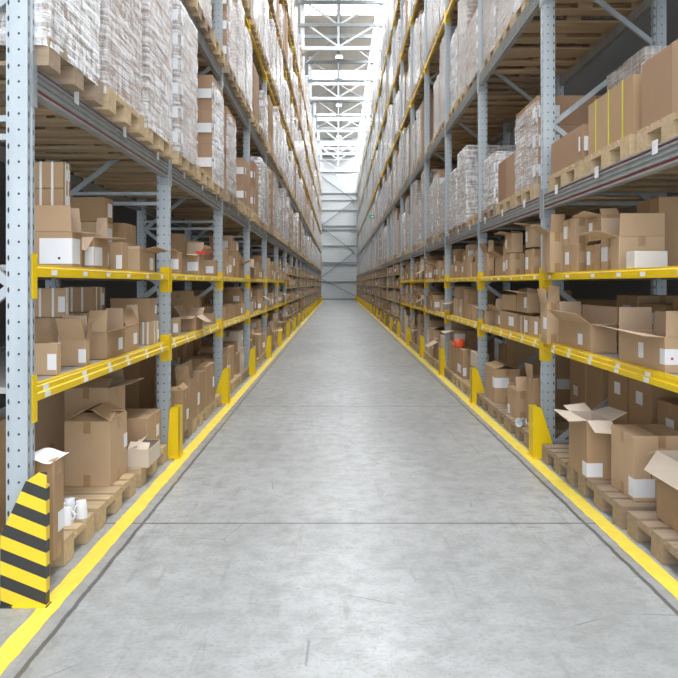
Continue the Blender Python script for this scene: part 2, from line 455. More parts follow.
for side in (-1, 1):
    rack = obj('pallet_rack', None, loc=(side * XF[side], P0, 0))
    tag(rack, 'tall pallet rack with yellow and grey beams lining the %s side of the aisle' % SIDE[side], 'rack', 'pallet racks along the aisle')
    s = side
    pm = post_mesh(side, TOP)
    foot = MB(); foot.box(-.03 * s, .15 * s, -.07, .07, .0005, .01); footm = foot.mesh('foot_plate', [GALV])
    segs = brace_set(s, TOP)
    bms = []
    for a, b_ in segs:
        m_ = MB(); m_.bar(a, b_, .045, .025, up=(0, 1, 0)); bms.append(m_.mesh('diagonal_brace', [GALV]))
    hm = []
    for z in (.14, 2.27, 2.36, 4.5):
        m_ = MB(); m_.bar((.09 * s, 0, z), ((DEPTH - .09) * s, 0, z), .03, .045, up=(0, 1, 0)); hm.append(m_.mesh('horizontal_brace', [GALV]))
    allb = MB()
    for a, b_ in segs: allb.bar(a, b_, .045, .025, up=(0, 1, 0))
    for z in (.14, 2.27, 2.36, 4.5): allb.bar((.09 * s, 0, z), ((DEPTH - .09) * s, 0, z), .03, .045, up=(0, 1, 0))
    allbm = allb.mesh('bracing', [GALV])
    for i in range(0, NBS[s] + 1):
        y = BAY * i + POST_W / 2
        p = obj('upright_post', pm, rack, (0, y, 0))
        r = obj('rear_post', pm, p, (DEPTH * s, 0, 0)); r.rotation_euler = (0, 0, PI)
        f = obj('foot_plate', footm, p)
        if 0 <= i < 5:
            for k, m_ in enumerate(bms):
                if post_y(i) > 5 and k > 9: continue
                obj('diagonal_brace', m_, p)
            for m_ in hm: obj('horizontal_brace', m_, p)
        else: obj('bracing', allbm, p)
    up_h, low_h = .062, .080
    um, lm = beam_mesh('upper', s, up_h), beam_mesh('lower', s, low_h)
    pbm = beam_mesh('pallet', s, BH)
    hb = MB(); poly, ms = beam_poly('lower', s, .09); hb.prism(poly, 'y', 0, BLEN, ms); hbm = hb.mesh('beam', [YELLOW])
    cu = [connector_mesh(s, f_, -.11, .115, YELLOW) for f_ in (0, 1)]
    cl = [connector_mesh(s, f_, -.10, .135, YELLOW) for f_ in (0, 1)]
    cp = [connector_mesh(s, f_, -.07, .19, GALV) for f_ in (0, 1)]
    tb = MB(); tb.box(0, .04 * s, 0, BLEN, 0, .045); tm_ = tb.mesh('beam', [THINB])
    dk = MB()
    nplank = 9
    for k in range(nplank):
        a = k * BLEN / nplank; dk.box(.05 * s, (DEPTH - .05) * s, a + .002, a + BLEN / nplank - .002, -.03, 0)
    dkm = dk.mesh('shelf_panel', [DECKM])
    rb = MB(); rb.box((DEPTH - .05) * s, DEPTH * s, 0, BLEN, 0, .1); rbg = rb.mesh('rear_beam', [BEAMG]); 
    rearfar = MB()
    for i in range(0, NBS[s]):
        y = BAY * i + POST_W
        levels = [('shelf_beam', um, UP_Z - up_h, cu, 1), ('shelf_beam', lm, LOW_Z - low_h + .006, cl, 2)] if i < FARB else [('thin_shelf_beam', tm_, z - .045, [], 0) for z in FAR_Z]
        for k, zb in enumerate(BEAMS[side]):
            if k < 2: levels.append(('pallet_beam', pbm, zb, cp, 3))
            else: levels.append(('high_beam', hbm, zb + BH - .09, cl, 0))
        for nm, me, zb, cc, st in levels:
            bo = obj(nm, me, rack, (.001 * s, y, zb))
            if i < 12:
                for c_ in cc: obj('connector', c_, bo)
            if i < 4 and st in (1, 2):
                rnd = random.Random(i * 7 + st + side)
                for q in range(6):
                    yy = .2 + q * .46 + rnd.uniform(-.06, .06)
                    for zz_ in ((.024,) if st == 1 else (.018, .053)):
                        obj('price_label', STICK, bo, ((0 if st == 1 else (0 if zz_ < .03 else .01)) * s + (0 if s > 0 else .0015), yy, zz_))
            if i < 5 and st == 3 and zb < 3:
                for q in range(3):
                    obj('location_flag', FLAGM, bo, ((.0 if s > 0 else .0025), .55 + q * .9, BH - .01))
            if i < 3: obj('rear_beam', rbg, rack, (0, y, zb))
            else: rearfar.box((DEPTH - .05) * s, DEPTH * s, y, y + BLEN, zb, zb + .1)
        for zt in ((UP_Z - .002, LOW_Z - .002) if i < FARB else [z - .002 for z in FAR_Z]): obj('shelf_panel', dkm, rack, (0, y, zt))
    o = obj('rear_beams', rearfar.mesh('rear_beams', [BEAMG]), rack); o['kind'] = 'stuff'

# column guards
def guard_mesh(side, h, mats, top=.08, bot=.20):
    s = side; mb = MB(); t = .006
    mb.box(0, t * s, -.03, .11, .012, h)
    for y0 in (-.03, .104):
        mb.prism([(0, .012), (bot * s, .012), (bot * s, .06), (top * s, h - .02), (top * s * .8, h), (0, h)], 'y', y0, y0 + t)
    mb.box(-.01 * s, (bot + .01) * s, -.055, .135, .003, .012)
    return mb.mesh('column_guard', mats)
def end_guard_mesh(h):
    mb = MB(); mb.prism([(0, .006), (-.22, .006), (-.22, .34), (-.10, h - .045), (-.035, h), (0, h)], 'y', -.04, -.03)
    mb.box(-.03, 0, -.03, -.0, .006, h * .9); mb.box(-.23, .01, -.06, .0, .0005, .0059)
    return mb.mesh('column_guard', [HAZ])
bolt = MB()
ring = [(.012 * math.cos(a * PI / 3), .012 * math.sin(a * PI / 3)) for a in range(6)]
bolt.prism(ring, 'z', .012, .022); BOLT = bolt.mesh('bolt', [GALV])
for side in (-1, 1):
    gm = guard_mesh(side, .455, [GUARDM]); gs = guard_mesh(side, .455, [GUARDM], .085, .105); gn = guard_mesh(side, .455, [GUARDM], .08, .12); gh = end_guard_mesh(.645)
    for i in range(0 if side < 0 else 1, NBS[side] + 1):
        hz = side < 0 and i == 0
        o = obj('column_guard', gh if hz else gs if side < 0 and i == 1 else gn if i > 2 else gm, None, (side * (XF[side] - (.108 if hz else .10)), post_y(i), 0))
        if hz: tag(o, 'black and yellow striped post guard at the near end of the left rack', 'post guard', 'post guards')
        else: tag(o, 'yellow steel guard at the foot of the %s post of the %s rack' % (ORD[i + 1 if side < 0 else i] if i < 24 else 'last', SIDE[side]), 'post guard', 'post guards')
        if i < 5 and not hz:
            for yb in (-.043, .123): obj('bolt', BOLT, o, (side * .1, yb, 0))

# ------------------------------------------------------------------ roof trusses
for k in range(5):
    yT = 29.8 + 8.05 * k - 8.05 * 0
    t = obj('roof_truss', None, loc=(0, yT, 0))
    tag(t, 'pale steel roof truss spanning the aisle, %s one from the camera' % ORD[k + 1], 'truss', 'roof trusses')
    xl, xr, xm = -XF[-1] - .05, XF[1] + .05, .02
    for nm, z, w, m_ in (('bottom_chord', 11.72, .16, STEELW), ('middle_chord', 12.72, .13, GIRT), ('top_chord', 13.72, .16, GIRT)):
        q = MB(); q.box(xl - .2, xr + .4, -.07, .07, z - w / 2, z + w / 2); obj(nm, q.mesh(nm, [m_]), t)
    for (x0, z0, x1, z1) in ((xm, 11.8, xr - .3, 12.7), (xm, 11.8, xl + .3, 12.7), (xm, 12.75, xr - .2, 13.7), (xm, 12.75, xl + .2, 13.7)):
        q = MB(); q.bar((x0, 0, z0), (x1, 0, z1), .07, .07, up=(0, 1, 0)); obj('diagonal', q.mesh('diagonal', [STEELW]), t)
    q = MB(); q.box(xm - .05, xm + .05, -.05, .05, 11.72, 14.05); obj('king_post', q.mesh('king_post', [STEELW]), t)
    for x in (xl + .02, xr - .02):
        q = MB(); q.box(x - .09, x + .09, .05, .2, 11.6, 14.05); obj('hanger_post', q.mesh('hanger_post', [STEELW]), t)
    l = obj('ceiling_lamp', None, loc=(.05, yT, 11.3))
    tag(l, 'white lamp hung under the %s roof truss from the camera' % ORD[k + 1], 'lamp', 'aisle lamps')
    q = MB(); q.box(-.15, .15, -.09, .09, .05, .13); obj('lamp_housing', q.mesh('lamp_housing', [STEELW]), l)
    q = MB(); q.box(-.14, .14, -.08, .08, .03, .0495); obj('diffuser', q.mesh('diffuser', [LAMPM]), l)
    q = MB(); q.box(-.01, .01, -.01, .01, .13, .335); obj('suspension_rod', q.mesh('suspension_rod', [STEELD]), l)
q = MB(); q.box(-.06, .12, 20, END - .1, 13.8, 13.98)
tag(obj('ridge_beam', q.mesh('ridge_beam', [STEELD])), 'long grey steel beam running along the roof above the aisle', 'beam')
for k in range(9):
    q = MB(); yy = 25.8 + 4.025 * k * 1.0
    if k % 2 == 1: continue
    q.box(-3.3, 3.6, yy - .06, yy + .06, 13.6, 13.78)
    q.bar((.03, yy, 13.7), (1.9, yy + 3.8, 13.72), .04, .04); q.bar((.03, yy, 13.7), (-1.6, yy + 3.8, 13.72), .04, .04)
    tag(obj('roof_purlin', q.mesh('roof_purlin', [GIRT])), 'grey cross purlin with diagonal ties, %s from the camera' % ORD[k // 2 + 1], 'purlin', 'roof purlins')

# ------------------------------------------------------------------ what stands in the racks: first as measured lists
CART, PALS, LOADS = [], [], []
def carton(side, bay, level, row, y0, ln, sb, dep, z0, h, **k):
    d = dict(side=side, bay=bay, level=level, row=row, y0=y0, ln=ln, sb=sb, dep=dep, z0=z0, h=h, flaps={}, labels=[], tape=True,
             mat='CB', yaw=0.0, name=None, straps=False, prio=0, inner='CBI', fl=None)
    d.update(k); CART.append(d); return d
LEVZ = {'floor': PAL_H + .002, 'lower': LOW_Z, 'upper': UP_Z, **{'s%d' % (k + 1): z for k, z in enumerate(FAR_Z)}}
def H(side, level, X, xc, xf, yt, cam, z0=None, row='front', bay=0, h=None, **k):
    """a carton from the near corner, far corner and top read off the photograph (X = distance of its face from the camera axis)"""
    y0 = zof(X, xc); y1 = zof(X, xf)
    z0 = LEVZ[level] if z0 is None else z0
    if h is None: h = EYE - (yt - VY) * y0 / F - z0
    dep = abs(xc - cam) * y0 / F
    return carton(side, bay, level, row, y0, y1 - y0, X - XF[side], dep, z0, h, prio=10, **k)
lab = lambda face, u, w, v, hh: (face, u, w, v, hh)    # face, place across 0..1 (from near / from aisle), width, place up 0..1, height

# --- left rack, first bay
H(-1, 'upper', 1.56, 72, 82, 231, 22, flaps={'N': 95, 'F': 80, 'A': 185, 'B': 100}, labels=[('N', .2, .3, .45, .15), ('A', .4, .12, .45, .15)], name='open carton with a wide white label beside the left end post, upper shelf')
H(-1, 'upper', 1.56, 94, 108, 237, 80, flaps={'N': 215, 'F': 95, 'A': 178}, labels=[('N', .2, .09, .4, .12), ('A', .3, .14, .4, .12)])
H(-1, 'upper', 1.56, 122, 128, 242, 109, labels=[('N', .22, .045, .3, .1)])
H(-1, 'upper', 1.56, 139.5, 155, 250, 124, flaps={'A': 170, 'N': 30, 'B': 60}, labels=[('A', .75, .1, .4, .1)])
for q in range(4):
    H(-1, 'upper', 1.70, 63, 70.5, 0, 30, z0=UP_Z + .165 * q, h=.163, row='back', labels=[('A', .6, .07, .55, .07)], straps=(q > 1))
for q in range(3):
    H(-1, 'upper', 1.86, 105, 113, 0, 70, z0=UP_Z + .2 * q, h=.198, row='back', labels=[('A', .6, .1, .5, .11)])
H(-1, 'upper', 1.80, 130, 140, 0, 112, h=.42, row='back')
H(-1, 'lower', 1.575, 57, 61, 343, 14, labels=[('N', .12, .05, .42, .09)])
H(-1, 'lower', 1.575, 86, 90, 339, 59, flaps={'N': 118, 'F': 75, 'A': 100}, labels=[('N', .12, .055, .38, .085)], name='carton with a tall raised front flap, lower shelf of the left first bay')
H(-1, 'lower', 1.575, 107, 124, 332, 86, flaps={'N': 75, 'A': 160, 'F': 90, 'B': 95}, labels=[('A', .78, .09, .45, .085)])
H(-1, 'lower', 1.575, 125, 139, 326, 112, flaps={'A': 70, 'F': 80}, labels=[('A', .72, .09, .45, .085)])
H(-1, 'lower', 1.575, 152, 159.5, 322, 139, straps=True, labels=[('A', .8, .06, .4, .08)])
H(-1, 'lower', 1.60, 150, 157, 0, 110, z0=LOW_Z + .192, h=.20, row='top', labels=[('A', .8, .05, .5, .07)])
for q in range(2):
    H(-1, 'lower', 1.76, 65, 69, 0, 28, z0=LOW_Z + .30 * q, h=.295 if q == 0 else .185, row='back', straps=(q == 1), labels=[('N', .08, .05, .45, .1)])
    H(-1, 'lower', 1.80, 92, 105, 0, 62, z0=LOW_Z + .31 * q, h=.305 if q == 0 else .18, row='back', straps=(q == 1), labels=[('A', .8, .07, .5, .09)])
H(-1, 'lower', 1.86, 118, 128, 0, 90, h=.18, row='back')
# floor
H(-1, 'floor', 1.435, 54, 64, 461, 20, yaw=0, tape=True, labels=[('A', .75, .09, .36, .10)], name='tall carton with paper on top behind the striped guard')
BIG = H(-1, 'floor', 1.58, 110, 127, 422, 64, flaps={'N': 12, 'A': 30, 'B': 28, 'F': 14}, labels=[('A', .93, .1, .55, .1)], name='big brown carton with peaked lid on the left floor pallet', tape='ends')
H(-1, 'floor', 1.66, 108, 122, 385, 62, row='back', h=.72, z0=PAL_H + .002, flaps={'F': 80, 'A': 100, 'N': 20}, sbx=1) if False else None
carton(-1, 0, 'floor', 'back', 5.19, .42, .22, .33, PAL_H + .002, .62, flaps={'A': 95, 'N': 20, 'F': 60}, prio=10, name='tall open carton behind the big peaked carton, left first bay')
H(-1, 'floor', 1.447, 148.5, 160, 450, 127, flaps={'N': 32, 'B': 24, 'F': 14}, mat='CBP', inner='CBP', name='low pale open tray carton on the left floor pallet', tape=False)
carton(-1, 0, 'floor', 'back', 5.66, .46, .06, .55, PAL_H + .002, .30, prio=10, labels=[('A', .75, .09, .45, .1)], tape='ends')
carton(-1, 0, 'floor', 'back', 3.6, .52, .42, .5, PAL_H + .002, .62, prio=5, tape='ends')
carton(-1, 0, 'floor', 'back', 5.72, .4, .66, .4, PAL_H + .002, .56, prio=5)
# left second bay
H(-1, 'upper', 1.56, 178.5, 182, 252, 166, bay=1, labels=[('N', .3, .1, .45, .1)], flaps={'N': 170})
RIB = H(-1, 'upper', 1.56, 199, 204, 254, 181, bay=1, flaps={'N': 185, 'A': 130, 'F': 100}, labels=[('N', .35, .12, .42, .1)], name='open carton with a red ribbon on its rim, left second bay')
H(-1, 'upper', 1.56, 217, 219, 260, 205, bay=1, labels=[('N', .5, .1, .4, .09)])
for q, (hh) in enumerate((.26, .2)):
    H(-1, 'upper', 1.78, 203, 205, 0, 184, bay=1, row='back', z0=UP_Z + .26 * q, h=hh - .004)
H(-1, 'upper', 1.85, 182, 186, 0, 160, bay=1, row='back', h=.5, )
H(-1, 'lower', 1.575, 178, 181, 318, 166, bay=1, labels=[('N', .2, .05, .45, .09)])
H(-1, 'lower', 1.55, 196, 203, 316, 180, bay=1, flaps={'N': 190, 'A': 215, 'F': 150, 'B': 120}, labels=[], name='open carton with flaps hanging out, lower shelf, left second bay')
H(-1, 'lower', 1.6, 218, 219.2, 312, 206, bay=1)
H(-1, 'lower', 1.77, 205, 209, 0, 186, bay=1, row='back', h=.36, flaps={'N': 170})
H(-1, 'lower', 1.78, 186, 194, 0, 170, bay=1, row='back', h=.43)
H(-1, 'floor', 1.47, 183, 188.5, 391, 168, bay=1, flaps={'N': 28, 'A': 40}, labels=[('A', .85, .1, .35, .1)])
H(-1, 'floor', 1.50, 190, 205, 380, 176, bay=1, flaps={'B': 95, 'N': 100}, labels=[('A', .55, .1, .4, .13)])
H(-1, 'floor', 1.50, 206.5, 215, 367, 195, bay=1, labels=[('A', .8, .1, .5, .12)])
# --- right rack, first bay
H(1, 'upper', 1.80, 550, 542, 232, 565, flaps={'N': 95, 'A': 150}, labels=[], name='carton with raised flap standing in front of the right first post, upper shelf')
H(1, 'upper', 1.88, 577, 564, 243, 588, labels=[('A', .75, .09, .5, .1)], tape='ends')
H(1, 'upper', 1.88, 599, 586, 244, 612, labels=[('A', .8, .07, .5, .1)], tape='ends')
H(1, 'upper', 1.88, 619, 601, 236, 665, flaps={'N': 92, 'F': 95, 'A': 165}, labels=[('A', .8, .11, .5, .1)], tape='ends', name='wide carton with upright lid flap, upper shelf of the right first bay')
H(1, 'upper', 1.90, 575, 563, 218, 589, z0=UP_Z + .225, row='top', labels=[('A', .78, .09, .5, .1)], flaps={'A': 14, 'B': 12}, tape='ends')
H(1, 'upper', 1.90, 601, 588, 215, 620, z0=UP_Z + .22, row='top', labels=[('A', .78, .07, .5, .1)], flaps={'A': 110, 'N': 60}, tape='ends')
H(1, 'upper', 1.86, 635, 626, 251, 668, mat='CBW', tape=False, name='small white carton at the front edge of the right upper shelf')
carton(1, 0, 'upper', 'back', 4.75, .35, .38, .6, UP_Z, .50, flaps={'N': 92}, prio=6)
H(1, 'lower', 1.80, 547, 540.5, 303, 560, labels=[('A', .3, .1, .5, .1)], flaps={'N': 95, 'A': 100})
H(1, 'lower', 1.88, 590.5, 559, 324, 617, flaps={'A': 140, 'N': 178, 'F': 95, 'B': 92}, labels=[('A', .3, .1, .4, .085)], name='long open carton with flaps up, lower shelf of the right first bay')
H(1, 'lower', 1.88, 665, 618.5, 337, 705, flaps={'A': 172, 'N': 92, 'F': 92, 'B': 95}, labels=[('A', .48, .07, .5, .095), ('A', .04, .07, .45, .09), ('N', .15, .14, .45, .09)], name='long open carton with wraparound label, lower shelf at the right edge')
for q, yq in enumerate((4.0, 4.55, 5.1, 5.55)):
    carton(1, 0, 'lower', 'back', yq, .42, .58, .4, LOW_Z, .36 + .06 * (q % 2), prio=4, labels=[('A', .5, .14, .7, .09)])
carton(1, 0, 'floor', 'front', 4.95, .385, -.045, .18, PAL_H + .002, .425, flaps={'N': 205, 'A': 178, 'F': 170, 'B': 158}, inner='CBP', fl='CBP', prio=10, labels=[('A', .10, .10, .16, .1), ('N', .24, .14, .16, .1)], name='open carton with pale ragged flaps on the right floor pallet', tape=False)
H(1, 'floor', 1.91, 634, 611, 436, 690, labels=[('A', .1, .09, .2, .12), ('N', .1, .2, .2, .12)], tape='ends', name='large closed carton on the right floor pallet near the frame edge')
carton(1, 0, 'floor', 'front', 3.70, .46, .09, .28, PAL_H + .002, .40, flaps={'F': 200, 'N': 240, 'A': 238}, inner='CBP', fl='CBP', prio=6, name='open pale-flapped carton cut by the right edge of the picture')
for yq, hh in ((4.2, .7), (4.75, .55), (5.25, .72), (5.68, .74)):
    carton(1, 0, 'floor', 'back', yq, .4, .55, .42, PAL_H + .002, hh, prio=4, labels=[('A', .5, .12, .7, .1)])
# right second and third bay, floor
H(1, 'floor', 1.87, 533, 527, 378, 548, bay=1, flaps={'A': 95})
H(1, 'floor', 1.845, 516, 507.5, 391, 529, bay=1, flaps={'A': 12, 'N': 70, 'B': 40, 'F': 35}, labels=[('A', .85, .1, .2, .1)], name='small open-topped carton beside white cups, right second bay floor')
H(1, 'floor', 1.84, 495, 485, 369, 520, bay=1, flaps={'A': 16, 'B': 14}, labels=[('A', .1, .14, .6, .12), ('N', .18, .22, .6, .12)], name='big carton with wraparound label on the floor, right second bay')
H(1, 'floor', 1.84, 478, 470.5, 0, 489, bay=2, h=.28, labels=[('A', .3, .14, .85, .2)])
H(1, 'floor', 1.84, 478, 470.5, 0, 489, bay=2, z0=PAL_H + .285, h=.2, row='top', mat='CBP')
H(1, 'floor', 1.84, 463, 451, 350, 476, bay=2, labels=[('N', .0, .1, .25, .12), ('A', .3, .3, .3, .12)], name='tall carton under the orange box, floor of the right third bay')

H(1, 'upper', 1.88, 487.5, 483.5, 252, 494, bay=1, flaps={'A': 110, 'N': 95, 'F': 60})
H(1, 'upper', 1.88, 503, 494.8, 256, 511, bay=1, flaps={'N': 92, 'A': 150}, labels=[('N', .3, .07, .45, .1)])
H(1, 'upper', 1.88, 510.5, 505, 253, 525, bay=1, labels=[('A', .7, .07, .5, .1)], tape='ends')
H(1, 'upper', 1.88, 532.5, 525, 249, 541, bay=1, labels=[('A', .75, .09, .45, .12)], tape='ends')
H(1, 'upper', 1.89, 511.5, 505, 0, 523, bay=1, z0=UP_Z + .245, h=.21, row='top', flaps={'A': 172, 'N': 110, 'B': 60}, labels=[('A', .8, .07, .5, .1)])
H(1, 'upper', 1.89, 531.5, 525.5, 0, 541, bay=1, z0=UP_Z + .265, h=.22, row='top', flaps={'N': 70, 'A': 165}, labels=[('A', .8, .08, .5, .1)])
H(1, 'lower', 1.88, 484, 482, 310, 495, bay=1, flaps={'A': 160, 'N': 170})
H(1, 'lower', 1.88, 500.5, 495.5, 312, 512, bay=1, labels=[('A', .3, .1, .5, .1)], flaps={'A': 140, 'F': 95})
H(1, 'lower', 1.88, 517, 501.5, 314, 524, bay=1, labels=[('A', .35, .22, .55, .1)])
H(1, 'lower', 1.88, 528, 518, 317, 536, bay=1, labels=[('A', .2, .12, .5, .12)], straps=True)
H(1, 'lower', 1.88, 538, 528.6, 318, 550, bay=1, labels=[('A', .2, .1, .5, .12)])
H(1, 'lower', 1.89, 516, 502, 0, 524, bay=1, z0=LOW_Z + .225, h=.17, row='top')
H(1, 'lower', 1.89, 527.5, 517, 0, 540, bay=1, z0=LOW_Z + .225, h=.20, row='top', flaps={'A': 130, 'N': 95, 'F': 92}, labels=[('A', .2, .1, .5, .11)])
for d in CART:      # keep every carton between the two posts of its bay
    ya, yb = post_y(d['bay']) + POST_W + .005, post_y(d['bay'] + 1) - .006
    if d['sb'] > -.2:
        if d['y0'] < ya: d['y0'] = ya
        if d['y0'] + d['ln'] > yb: d['y0'] = max(ya, yb - d['ln'])
# --- generated fill for the remaining bays
LEVTOP = {-1: {'floor': .93, 'lower': 1.57, 'upper': 2.46}, 1: {'floor': .93, 'lower': 1.57, 'upper': 2.17}}
for q in LEVTOP.values():
    for k, z in enumerate(FAR_Z): q['s%d' % (k + 1)] = z + .40 if k < 3 else 2.18
R = random.Random(11)
def rand_flaps(r):
    t = r.random()
    if t < .50: return {}
    if t < .60: return {'A': r.uniform(15, 35), 'B': r.uniform(15, 30)}
    return {e: r.choice((r.uniform(70, 110), r.uniform(110, 200), r.uniform(150, 215))) for e in 'NFAB' if r.random() < .75} or {'N': 120}
def rand_labels(r):
    if r.random() < .26: return []
    w, h = r.uniform(.08, .17), r.uniform(.08, .12)
    t = r.random()
    if t < .45: return [('A', r.uniform(.35, .8), w, r.uniform(.35, .6), h)]
    if t < .8: return [('N', r.uniform(.2, .4), w * 1.2, .42, h)]
    return [('A', .08, w * .8, .4, h), ('N', .12, w, .4, h)]
done = {(d['side'], d['bay'], d['level'], 'front') for d in CART if d['row'] == 'front'}
done |= {(d['side'], d['bay'], d['level'], 'back') for d in CART if d['row'] == 'back'}
KEEP = {(1, 1, 'floor', 'front'), (1, 2, 'floor', 'front')}
for side in (-1, 1):
    for bay in range(0, NBS[side]):
        ya, yb = post_y(bay) + POST_W + .02, post_y(bay + 1) - .03
        if bay == -1:
            if side == 1: continue
            ya = 2.55
        for level in ('floor', 'lower', 'upper') if bay < FARB else ('floor', 's1', 's2', 's3', 's4'):
            z0 = LEVZ[level]; zt = LEVTOP[side][level] if bay < FARB or level != 'floor' else .52
            for row in ('front', 'back') if bay < FARB else ('front',):
                if (side, bay, level, row) in done and not (row == 'front' and (side, bay, level, row) in {(1, 2, 'floor', 'front')}): continue
                y = ya + R.uniform(0, .06)
                if (side, bay, level, row) == (1, 2, 'floor', 'front'): y = zof(1.84, 451) + .03
                sb0 = .04 if row == 'front' else .56
                while y < yb - .2:
                    ln = R.uniform(.24, .48) if level != 'floor' else R.uniform(.3, .6)
                    ln = min(ln, yb - y)
                    if ln < .18: break
                    if row == 'back' and R.random() < .35: y += ln; continue
                    if row == 'front' and R.random() < .05: y += ln * .6; continue
                    h = {'floor': R.uniform(.32, .56), 'lower': R.choice((.19, .2, .22, .27, .3)), 'upper': R.choice((.2, .21, .22, .26, .32, .4))}.get(level) or R.uniform(.2, .34)
                    if bay >= FARB: h = min(h, zt - z0 - .04)
                    if row == 'back': h = min(h * R.uniform(1.2, 1.9), zt - z0 - .08)
                    dep = R.uniform(.34, .46) if row == 'front' else R.uniform(.3, .42)
                    sb = sb0 + (R.uniform(0, .05) if bay < 3 or row == 'back' else R.uniform(-.06, .02))
                    stack = row == 'front' and bay < FARB and R.random() < (.42 if level == 'upper' else .3 if level == 'lower' else .18)
                    mat = 'CB' if R.random() > .05 else 'CBP'
                    carton(side, bay, level, row, y, ln - .006, sb, dep, z0, h, flaps={} if stack else rand_flaps(R) if row == 'front' else {}, labels=rand_labels(R), mat=mat,
                           tape=R.choice((True, True, 'ends', False)), straps=R.random() < .08)
                    if stack:
                        h2 = min(R.uniform(.15, .28), zt - z0 - h - .05)
                        if h2 > .1:
                            carton(side, bay, level, 'top', y + .01, (ln - .02) * R.uniform(.8, .98), sb + R.uniform(.01, .04), dep * .9, z0 + h + .002, h2, flaps=rand_flaps(R), labels=rand_labels(R), mat=mat,
                                   tape=R.choice((True, 'ends', False)))
                    y += ln + (R.uniform(.0, .03) if R.random() < .8 else R.uniform(.05, .15))

# open-lid headroom: keep standing flaps below the beam above
for d in CART:
    zt = LEVTOP[d['side']][d['level']] + .0
    L_ = max(.15, min(d['ln'], d['dep']) / 2)
    room = zt - d['z0'] - d['h'] - .01
    for e in list(d['flaps']):
        a = d['flaps'][e]
        if L_ * math.sin(math.radians(min(a, 180))) > room and a < 180:
            d['flaps'][e] = 170 if e in 'A' else max(5, math.degrees(math.asin(max(0.02, min(1, room / L_)))))
# pallets and loads
def pallet(side, bay, lev, y0, z0, sb=None): PALS.append(dict(side=side, bay=bay, level=lev, y0=y0, z0=z0, sb=sb, wd=.8)); return PALS[-1]
for side in (-1, 1):
    for bay in range(0, NBS[side]):
        offs = [.08 + .05, 1.0, 1.87]
        rp = random.Random(bay * 3 + side * 100)
        for k in range(3):
            y0 = post_y(bay) + offs[k] + rp.uniform(-.02, .04)
            if bay == 1 and side > 0: y0 = (6.50, 7.31, 8.11)[k]
            if bay == 0: y0 = post_y(0) + (.09, .96, 1.89)[k] if side < 0 else post_y(0) + (.12, 1.0, 1.9)[k]
            if bay == -1 and k < 2: continue
            if not (bay == -1 and side == 1): pallet(side, bay, 'floor', y0, .002, {-1: -.012, 1: -.04}[side])
            for li, zb in enumerate(BEAMS[side]):
                zl = zb + BH + .002
                if bay == -1 and li > 0: continue
                nxt = BEAMS[side][li + 1] if li + 1 < len(BEAMS[side]) else zb + 1.75
                pallet(side, bay, li, y0, zl, (-.065 if side < 0 else .02) + rp.uniform(-.012, .012))
                room = nxt - zl - PAL_H - .06
                if rp.random() < .06: continue
                h = room * rp.choice((.55, .66, .75, .82, .9, .95, .97))
                LOADS.append(dict(side=side, bay=bay, level=li, k=k, y0=y0, z0=zl + PAL_H, h=h, ln=rp.uniform(.74, .80), dep=1.12, sb=(-.055 if side < 0 else .035) + rp.uniform(-.012, .02),
                                  layers=max(2, round(h / rp.uniform(.22, .40))), cols=rp.choice((1, 2, 2, 2)), film=rp.choice((True, True, True, True, True, 'half', 'half', False)),
                                  labels=rp.random() < .5, top=rp.random() < .25, split=False, name=None, seed=rp.random()))
def LD(side, bay, li, k, **kw):
    for d in LOADS:
        if (d['side'], d['bay'], d['level'], d['k']) == (side, bay, li, k):
            d.update(kw); return d
LD(-1, 0, 0, 0, film=True, labels=False, h=1.30, layers=4); LD(-1, 0, 0, 1, film=True, labels=False, h=1.33, layers=4); LD(-1, 0, 0, 2, film=True, labels=False, h=1.36, layers=4)
LD(-1, 1, 0, 0, film=True, labels=True, h=1.33, layers=6, cols=1); LD(-1, 1, 0, 1, film='half', labels=True, h=1.08, layers=4, cols=2)
LD(-1, 1, 0, 2, film='half', labels=True, h=1.2, layers=3, cols=1)
LOADS[:] = [d for d in LOADS if (d['side'], d['bay'], d['level'], d['k']) != (-1, 1, 0, 1)]
LD(1, 0, 0, 2, film=False, labels=True, h=.27, layers=1, cols=2, dep=.36, name='two short unwrapped cartons with a wraparound label, first beam, right first bay')
LD(1, 0, 0, 1, film=False, labels=False, h=.38, dep=.62, layers=1, cols=2, name='pale cartons bound with yellow straps, first beam, right first bay', strap=True)
LD(1, 0, 0, 0, film=False, labels=False, h=.40, layers=1, cols=2)
q_ = dict(LD(1, 0, 0, 2)); q_.update(k=3, sb=.52, dep=.6, h=.85, layers=3, cols=2, film=True, name='wrapped stack standing behind the two short cartons, first beam, right first bay'); LOADS.append(q_)
LD(1, 1, 0, 0, film='half', labels=True, h=.83, layers=3, cols=2, name='half-wrapped carton stack with three white labels, first beam, right second bay')
LD(1, 1, 0, 1, film=False, labels=False, h=.45, layers=1, cols=2, name='short unwrapped carton pair, first beam, right second bay')
LD(1, 1, 0, 2, film=True, labels=True, h=.60, layers=2, cols=1)
LD(1, 2, 0, 0, film=True, labels=True, h=1.20, layers=4, cols=2)
LD(1, 2, 0, 1, film=True, labels=False, h=1.05, layers=3)
for k in range(3): LD(1, 0, 1, k, h=1.5, film=True)

